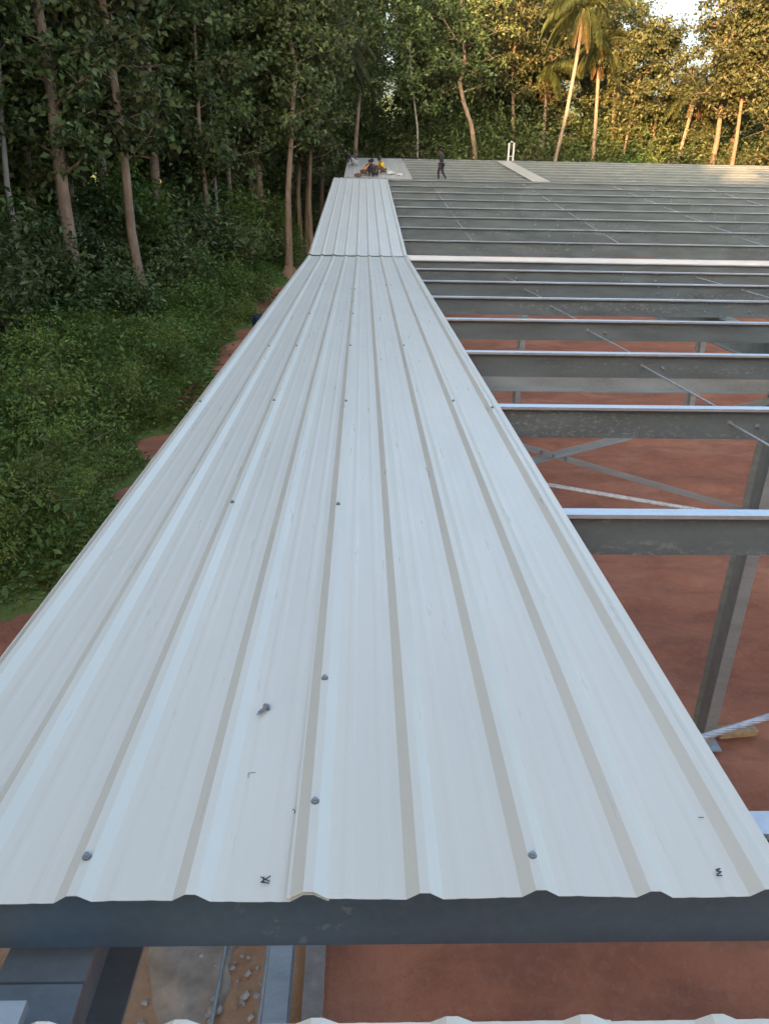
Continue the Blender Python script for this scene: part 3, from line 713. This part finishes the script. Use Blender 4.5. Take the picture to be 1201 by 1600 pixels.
def squat(lean=.25, reach=.35, w_=.16):
    return dict(pel=(0, -.12, .22), chest=(0, .0+lean*.5, .52), neck=(0, .06+lean*.9, .68), head=(0, .12+lean*1.1, .79), shl=(-.17, .02+lean*.8, .61), shr=(.17, .02+lean*.8, .61), ell=(-.24, .15+lean, .42), elr=(.24, .15+lean, .42),
        wrl=(-.14, .3+reach, .25), wrr=(.15, .28+reach, .27), hal=(-.11, .36+reach, .2), har=(.12, .34+reach, .22), hipl=(-.1, -.1, .2), hipr=(.1, -.1, .2), knl=(-w_-.06, .3, .5), knr=(w_+.06, .3, .48), anl=(-w_, .12, .09), anr=(w_, .12, .09), tol=(-w_-.02, .27, .04), tor=(w_+.02, .27, .04))
def on3(x, y): return (x, y, zroof(y)+.032)
C_DARK = cloth('dark_overall', (.035, .037, .055)); C_NAVY = cloth('navy_cloth', (.025, .035, .075)); C_GREY = cloth('grey_cloth', (.38, .40, .42))
C_ORNG = cloth('peach_cloth', (.62, .30, .17)); C_YEL = cloth('yellow_cloth', (.75, .52, .03)); C_BLK = cloth('black_cloth', (.025, .022, .025)); C_BRN = cloth('brown_cloth', (.15, .08, .05))
yw = 2*L+L-.5
person((4.5, 48.55, zroof(48.55)+.005), R_(75), STAND, C_DARK, C_DARK, 'man in dark overalls walking along the bare purlins of the far roof', long=True)
person(on3(-.55, 58.0), R_(100), squat(.35, .15), C_NAVY, C_GREY, 'man in navy shirt and grey trousers crouching at the left roof edge')
person(on3(.12, 51.3), R_(-60), squat(.3, .25), C_ORNG, C_BRN, 'worker in peach shirt crouching at the left of the group')
person(on3(.62, 50.6), R_(40), squat(.15, .2), C_BLK, C_BLK, 'worker in black clothes crouching in front of the yellow shirt')
person(on3(1.15, 52.6), R_(120), squat(.05, .25), C_YEL, C_BRN, 'worker in bright yellow shirt sitting behind the group')
for i, (x, y, s_, c_, lb) in enumerate(((1.72, 52.3, .3, M_RAG, 'crumpled white cloth on the sheets right of the yellow shirt'), (2.2, 51.6, .22, M_RAG, 'smaller white cloth farther right on the far sheets'), (-.3, 50.4, .3, C_BRN, 'brown bundle of sacking on the sheets left of the group'))):
    me = lump(60+i, s_, .45); me.materials.append(c_); o = link('cloth_bundle', me, loc=on3(x, y), rot=(0, 0, i)); o.location.z += s_*.3; tag(o, lb, 'cloth')

# ------------------------------------------------------------------ the forest
rd = random.Random(11)
# front trees whose trunks can be told apart: path read from the photograph at the distance where they meet the ground
def trunk_path(Y, px, base_z, top):
    pts = []
    for u, v in px:
        p = hit(u, v, (0, 1, 0), Y); pts.append(Vector((p.x, 0, p.z)))
    x_b = pts[0].x; out = [Vector((0, 0, 0))]
    for p in pts[1:]:
        if p.z-base_z > out[-1].z+.3: out.append(Vector((p.x-x_b, .15*math.sin(p.z*.7), p.z-base_z)))
    dx = (out[-1].x-out[-2].x)/(out[-1].z-out[-2].z); z = out[-1].z; x = out[-1].x
    while z < top: z += 2.2; x += dx*1.2*.5+rd.uniform(-.12, .12); out.append(Vector((x, rd.uniform(-.2, .2), z)))
    return x_b, out
front = [
 # Y, trunk pixels (base first), r0, top, kind, label
 (34.0, [(120,462),(110,380),(100,300),(90,215),(80,150),(62,40)], .29, 21, dict(leaf_from=.2, nb=46, spread=3.0, leaf=.36), 'stout tan trunk leaning left at the left forest edge'),
 (36.0, [(222,453),(213,410),(205,360),(198,270),(188,190),(168,60)], .22, 22, dict(leaf_from=.22, nb=46, spread=2.9, leaf=.36), 'slender tan trunk rising from the weeds right of the stout leaning one'),
 (33.0, [(38,470),(22,350),(14,290),(5,200),(-6,60)], .13, 19, dict(leaf_from=.3, nb=30, spread=2.4, leaf=.34, barkm=M_BARKP), 'thin pale grey trunk at the left picture edge'),
 (39.0, [(20,470),(10,330),(0,240),(-8,110)], .2, 21, dict(leaf_from=.2, nb=40, spread=3.0, leaf=.35), 'brown trunk behind the thin pale one at the left edge'),
 (52.0, [(450,383),(450,300),(455,215),(458,150),(462,110),(450,40)], .22, 21, dict(leaf_from=.36, nb=40, spread=3.2, leaf=.34), 'straight tan trunk just left of the white roof strip'),
 (46.0, [(331,384),(322,300),(312,200),(305,90)], .14, 19, dict(leaf_from=.2, nb=34, spread=2.6, leaf=.33), 'thin greyish trunk left of a pair of slim trunks'),
 (47.0, [(344,388),(338,300),(330,200),(326,90)], .09, 17, dict(leaf_from=.3, nb=26, spread=2.2, leaf=.32, barkm=M_BARKP), 'very thin sapling trunk beside the slim pair'),
 (50.0, [(364,364),(358,280),(352,190),(346,100)], .16, 20, dict(leaf_from=.25, nb=36, spread=2.8, leaf=.33), 'slim brown trunk of the pair left of the straight tan trunk'),
 (58.0, [(470,362),(466,300),(470,200),(474,100)], .16, 20, dict(leaf_from=.3, nb=36, spread=3.0, leaf=.34), 'left trunk of the cluster beside the roof strip'),
 (60.0, [(478,366),(480,300),(484,200),(488,100)], .15, 20, dict(leaf_from=.32, nb=34, spread=3.0, leaf=.34), 'middle trunk of the cluster beside the roof strip'),
 (57.0, [(487,368),(483,320),(485,220),(500,110)], .17, 20, dict(leaf_from=.32, nb=36, spread=3.0, leaf=.34), 'right trunk of the cluster beside the roof strip'),
 (72.0, [(553,270),(556,220),(562,150),(568,80),(572,20)], .2, 19, dict(leaf_from=.5, nb=30, spread=3.2, leaf=.36, shape='crown'), 'tan trunk rising behind the crouching workers'),
 (74.0, [(743,275),(741,235),(736,195),(724,160),(718,128),(726,90),(720,30)], .27, 18, dict(leaf_from=.5, nb=26, spread=4.0, leaf=.34, shape='crown', thick=.5), 'crooked tan trunk with bent limbs behind the far ridge'),
 (73.0, [(655,260),(652,200),(645,140),(640,90)], .11, 17, dict(leaf_from=.45, nb=26, spread=2.6, leaf=.34, barkm=M_BARKP), 'thin pale trunk behind the walking man'),
 (78.0, [(800,262),(802,200),(800,120),(806,40)], .22, 19, dict(leaf_from=.5, nb=30, spread=3.6, leaf=.36, shape='crown', barkm=M_BARKR, leafm=M_LEAF2), 'tan trunk just right of the upright flashing'),
 (80.0, [(955,250),(958,180),(962,110),(960,40)], .2, 20, dict(leaf_from=.45, nb=30, spread=3.0, leaf=.36, shape='crown', barkm=M_BARKR, leafm=M_LEAF2, thick=.5), 'sunlit tree between the two tall palms and the open sky'),
 (77.0, [(965,262),(984,190),(995,140),(1008,80)], .15, 14, dict(leaf_from=.42, nb=26, spread=2.6, leaf=.34, shape='crown', barkm=M_BARKR, leafm=M_LEAF2), 'thin leaning trunk right of the second palm'),
 (79.0, [(1018,262),(1022,200),(1030,130),(1036,90)], .2, 13.8, dict(leaf_from=.42, nb=28, spread=3.2, leaf=.34, shape='crown', barkm=M_BARKR, leafm=M_LEAF2, thick=.5), 'orange lit tree under the gap of open sky'),
 (73.0, [(1105,270),(1120,215),(1128,160),(1136,100),(1150,20)], .27, 20, dict(leaf_from=.42, nb=34, spread=3.8, leaf=.36, shape='crown', barkm=M_BARKR, leafm=M_LEAF2, thick=.55), 'thick forked sunlit tree near the right picture edge'),
 (72.0, [(1142,270),(1150,215),(1160,150),(1166,60)], .2, 19, dict(leaf_from=.45, nb=30, spread=3.6, leaf=.36, shape='crown', barkm=M_BARKR, leafm=M_LEAF2, thick=.5), 'sunlit trunk right of the thick forked one'),
 (71.0, [(1230,270),(1226,215),(1215,150),(1206,60)], .2, 19, dict(leaf_from=.2, nb=44, spread=3.6, leaf=.36, shape='crown', barkm=M_BARKR, leafm=M_LEAF2), 'leafy tree cut by the right picture edge'),
]
for i, (Y, px, r0, top, kw, lb) in enumerate(front):
    bx = hit(*px[0], (0, 1, 0), Y).x; bz = hz(bx, Y)
    x_b, path = trunk_path(Y, px, bz, top)
    ms = tree_mesh(100+i, r0=r0, path=path, **kw)
    place_tree('forest_tree', ms, (x_b, Y, bz), 0, lb, group='trees at the forest edge')
# palms
def palm(Y, px, label, seed, nf=22, fl=4.2):
    bx = hit(*px[0], (0, 1, 0), Y); bz = hz(bx.x, Y); P = [Vector((0, 0, 0))]
    for u, v in px[1:]:
        p = hit(u, v, (0, 1, 0), Y); P.append(Vector((p.x-bx.x, 0, p.z-bz)))
    b0 = P[1]-Vector((0, 0, 0)); P[0].x = P[1].x-(P[2].x-P[1].x)/(P[2].z-P[1].z)*P[1].z*.7 if len(P) > 2 else 0
    place_tree('coconut_palm', palm_mesh(seed, P, .16, nf, fl), (bx.x, Y, bz), 0, label, 'palm', 'coconut palms', parts=('trunk', 'crown', 'dead_fronds'))
palm(73.5, [(860,290),(868,245),(884,180),(900,95),(912,12)], 'tallest coconut palm with long leaning trunk', 1, 24, 4.6)
palm(78, [(926,280),(930,190),(934,120),(938,72)], 'shorter coconut palm right of the tallest one', 2, 20, 3.6)
palm(77, [(1056,280),(1066,222),(1078,180),(1090,140)], 'coconut palm leaning right below the open sky', 3, 20, 3.6)
palm(58, [(388,330),(392,240),(396,160),(398,85)], 'dark coconut palm in the shade of the left forest', 4, 20, 4.4)
palm(66, [(500,290),(505,200),(508,140),(510,80)], 'dark coconut palm behind the trunk cluster', 5, 20, 4.2)
palm(80, [(850,290),(848,220),(852,160),(855,110)], 'shaded coconut palm left of the tallest palm', 6, 20, 3.8)
palm(58, [(318,330),(326,250),(330,150),(334,80)], 'dark coconut palm between the thin trunks of the left forest', 7, 20, 4.2)
# prototypes for the trees behind
protoL = [tree_mesh(10+i, H=20+i*.9, r0=.2+.03*(i % 3), leaf_from=.10+.05*(i % 3), spread=3.0+.25*(i % 4), nb=44, leaf=.36, lean=(.02*(i-2), .01*(i % 3-1))) for i in range(6)]
protoR = [tree_mesh(30+i, H=18.5+i*.6, r0=.22+.02*i, leaf_from=.28+.08*(i % 2), spread=3.7, nb=36, leaf=.36, leafm=M_LEAF2, barkm=M_BARKR, shape='crown', thick=.5, lean=(.02*(i-1), 0)) for i in range(4)]
taken = []
for Y, px, *_ in front: taken.append((hit(*px[0], (0, 1, 0), Y).x, Y))
def free(x, y, d): return all((x-a)**2+(y-c)**2 > d*d for a, c in taken)
def edge_forest(y): return -14.2 if y < 30 else (-14.2+(y-30)*.42 if y < 54 else -4.2-.0*y)
cnt = 0
for tries in range(9000):
    y = rd.uniform(-45, 66); e = edge_forest(y)-1.2; x = rd.uniform(e-21, e)
    dn = 2.8 if x > e-8 else 3.6
    if y < 8 and x > -15.5: continue
    if not free(x, y, dn): continue
    taken.append((x, y)); deep = x < e-8
    lab = 'shaded leafy tree in the second rows of the left forest' if not deep else 'dark leafy tree deep inside the left forest'
    place_tree('forest_tree', rd.choice(protoL), (x, y, hz(x, y)), rd.uniform(0, 6.28), lab, group='second row forest trees' if not deep else 'deep forest trees', scale=rd.uniform(.88, 1.14), tilt=(rd.uniform(-.04, .04), rd.uniform(-.04, .04)))
    cnt += 1
    if cnt >= 150: break
cnt3 = 0
for tries in range(4000):                               # unseen trees added behind the viewer to keep low sun off the roof
    y = rd.uniform(-58, -34); x = rd.uniform(-45, 40)
    if not free(x, y, 5.0): continue
    taken.append((x, y)); cnt3 += 1
    place_tree('forest_tree', rd.choice(protoL), (x, y, hz(x, y)), rd.uniform(0, 6.28), 'added tree behind the viewer, unseen, keeping the sun off the roof', group='added shade trees behind the viewer', scale=rd.uniform(1.15, 1.32))
    if cnt3 >= 52: break
cnt2 = 0
for tries in range(4000):
    y = rd.uniform(76, 104); x = rd.uniform(-24, 58)
    if not free(x, y, 4.0): continue
    px_ = 567+1240*x/(y+1.2)/.925
    sc_ = rd.uniform(.84, 1.08)
    if 960 < px_ < 1115: sc_ *= .56                    # lower trees where the sky shows
    taken.append((x, y))
    place_tree('forest_tree', rd.choice(protoR if x > 2 else protoL), (x, y, hz(x, y)), rd.uniform(0, 6.28), 'leafy tree standing behind the front row beyond the far ridge', group='forest trees beyond the far ridge', scale=sc_)
    cnt2 += 1
    if cnt2 >= 76: break
print('trees', cnt, cnt2)
# shrubs
shr = [shrub_mesh(50, 1.3, 1.7, 1700, .17), shrub_mesh(51, 1.0, 1.2, 1400, .13, M_GRASS), shrub_mesh(52, 1.5, 2.6, 2200, .26, M_LEAF), shrub_mesh(53, .8, .9, 1200, .10, M_GRASS, .3), shrub_mesh(54, 1.6, 3.2, 2400, .22, M_FERN), shrub_mesh(55, 3.6, 7.0, 7000, .34, M_LEAF), shrub_mesh(56, 2.3, 4.2, 4200, .27, M_LEAF2), shrub_mesh(57, 2.3, 4.0, 4200, .25, M_FERN)]
spots = [(-6.4, 31.5, 0, .9), (-7.4, 35, 0, 1.1), (-6.3, 38.5, 4, .7), (-6.0, 43, 0, 1.2), (-6.6, 47.5, 4, .8), (-8.4, 41, 0, 1.), (-7.5, 28.5, 1, 1.), (-9.5, 32, 2, .9), (-11.8, 31, 2, 1.1), (-13.4, 29.5, 2, 1.2), (-8.6, 37.5, 2, 1.), (-7.4, 44.5, 2, 1.1),
         (-7.2, 22.5, 3, 1.1), (-8.8, 19.5, 1, 1.2), (-7.4, 17.4, 3, 1.3), (-10.2, 24.5, 1, 1.1), (-7.0, 26.0, 3, 1.), (-6.9, 14.3, 3, 1.), (-8.2, 13.2, 1, 1.1), (-9.6, 16.3, 3, 1.4), (-12.3, 26.5, 2, 1.), (-14.6, 27, 2, 1.2), (-5.9, 52.5, 2, 1.), (-5.2, 56, 4, .8)]
for i, (x, y, k, s_) in enumerate(spots):
    names = ['broad leaved shrub beside the rusty frame', 'broad leaved shrub at the foot of the slender tan trunk', 'tall bright shrub near the blue barrel', 'round bright shrub beyond the blue barrel', 'tall bright shrub before the straight tan trunk', 'bright shrub left of the one beyond the barrel', 'low weed bush left of the rusty frame end', 'dark large leaved shrub between the two front tan trunks', 'dark large leaved shrub before the stout leaning trunk', 'dark large leaved shrub at the left forest edge by the thin pale trunk', 'dark large leaved shrub right of the slender tan trunk', 'dark shrub left of the straight tan trunk',
        'fine leaved weed clump left of the brown earth strip', 'low weed bush in the middle of the weedy slope', 'fine leaved weed clump above the bare earth heap', 'low weed bush toward the stout leaning trunk', 'fine leaved weed clump beside the rusty frame', 'fine leaved weed clump above the white plastic bag', 'low weed bush behind the plastic bag', 'wide fine leaved weed clump at the left picture edge', 'dark large leaved shrub low before the forest wall', 'leftmost dark shrub before the forest wall', 'dark shrub behind the reddish earth bank', 'tall bright shrub behind the reddish earth bank']
    kind = ['bright broad leaved shrub', 'low green weed bush', 'dark large leaved shrub', 'fine leaved weed clump', 'tall bright green shrub'][k]
    wh = 'on the weedy slope near the roof edge' if x > -8 else ('at the foot of the left forest' if y > 28 else 'on the weedy slope left of the roof')
    place_tree('shrub', shr[k], (x, y, hz(x, y)-.05), i*1.3, names[i], 'shrub', 'shrubs on the weedy slope', s_, ('stem', 'foliage'))
for i in range(30):
    y = 9.5+i*1.35+rd.uniform(-.5, .5); x = float(edge_x(np.array([y]))[0])-.35-abs(rd.gauss(0, 1.3)); k = rd.choice((1, 3, 3, 0))
    place_tree('weed_bush', shr[k], (x, y, hz(x, y)-.12), rd.uniform(0, 6), 'leafy weed bush crowding the soil strip along the roof edge', 'bush', 'weed bushes along the roof edge', rd.uniform(.55, 1.0), ('stem', 'foliage'))
# understory that closes the forest floor, and bushes along the far ridge
cnt = 0
for tries in range(3000):
    y = rd.uniform(24, 70); e = edge_forest(y); x = rd.uniform(e-9, e-.8)
    if not free(x, y, 1.0): continue
    taken.append((x, y)); k = rd.choice((2, 2, 4)); cnt += 1
    place_tree('understory_bush', shr[k], (x, y, hz(x, y)-.05), rd.uniform(0, 6), 'dark bush between the trunks of the left forest' if k == 2 else 'greener tall bush between the trunks of the left forest', 'bush', 'understory of the left forest', rd.uniform(.8, 1.6), ('stem', 'foliage'))
    if cnt >= 80: break
for i in range(96):
    x = -8+(i % 48)*1.15+rd.uniform(-.4, .4); y = rd.uniform(69.5, 73) if i < 48 else rd.uniform(77, 90); k = rd.choice((6, 6, 7)) if i < 48 else 5
    place_tree('understory_bush', shr[k], (x, y, hz(x, y)-.05), rd.uniform(0, 6), 'leafy bush rising right behind the far ridge' if i < 48 else 'dark bush in the shade between the trunks beyond the far ridge', 'bush', 'bushes behind the far ridge', rd.uniform(.75, 1.35) if i < 48 else rd.uniform(.8, 1.2), ('stem', 'foliage'))

# ------------------------------------------------------------------ ground cover on the weedy slope
rg = np.random.default_rng(77)
def cover(name, n_, x0, x1, y0, y1, leaf, m, label, wr, dens, zup, lf=1.):
    X = rg.uniform(x0, x1, n_*3); Y = rg.uniform(y0, y1, n_*3)
    ok = (X < edge_x(Y)-.1+.35*(rg.random(n_*3)-.3)) & (fbm(X*.8, Y*.8, 40) > dens*rg.random(n_*3)+.12); X = X[ok][:n_]; Y = Y[ok][:n_]; k = len(X)
    lift = np.abs(rg.normal(size=k))*.085*lf*(fbm(X*.9, Y*.9, 12)*2)
    P = np.stack([X, Y, hill_z(X, Y)+lift+.02], 1); ln = leaf*rg.uniform(.5, 1.35, k)
    V, F = leaf_arrays(P, rnd_dirs(rg, k, zup, .5), rnd_dirs(rg, k, 2.2, .5), ln, ln*wr)
    tag(link(name, tri_mesh(name, V, F, m)), label, 'plants', kind='stuff')
cover('creeping_weeds', 120000, -16, -5, 5, 34, .10, M_GRASS, 'low green creeping weeds covering the slope', .5, .3, .2)
cover('broad_weeds', 45000, -15, -4.5, 20, 58, .17, M_FERN, 'broader leaved green weeds toward the forest edge', .6, .35, .15)
cover('grass_blades', 26000, -15, -5.5, 5, 32, .30, M_GRASS, 'thin grass blades among the weeds', .06, .4, 1.2)
cover('tall_weeds', 16000, -15, -5, 8, 46, .21, M_FERN, 'taller leafy weeds standing in clumps on the slope', .5, .95, .5, 4.)
cover('fallen_leaves', 420, -14, -6, 8, 40, .17, M_DEAD, 'scattered dry brown leaves lying on the weeds', .6, .3, .05)
print('objects', len(D.objects))
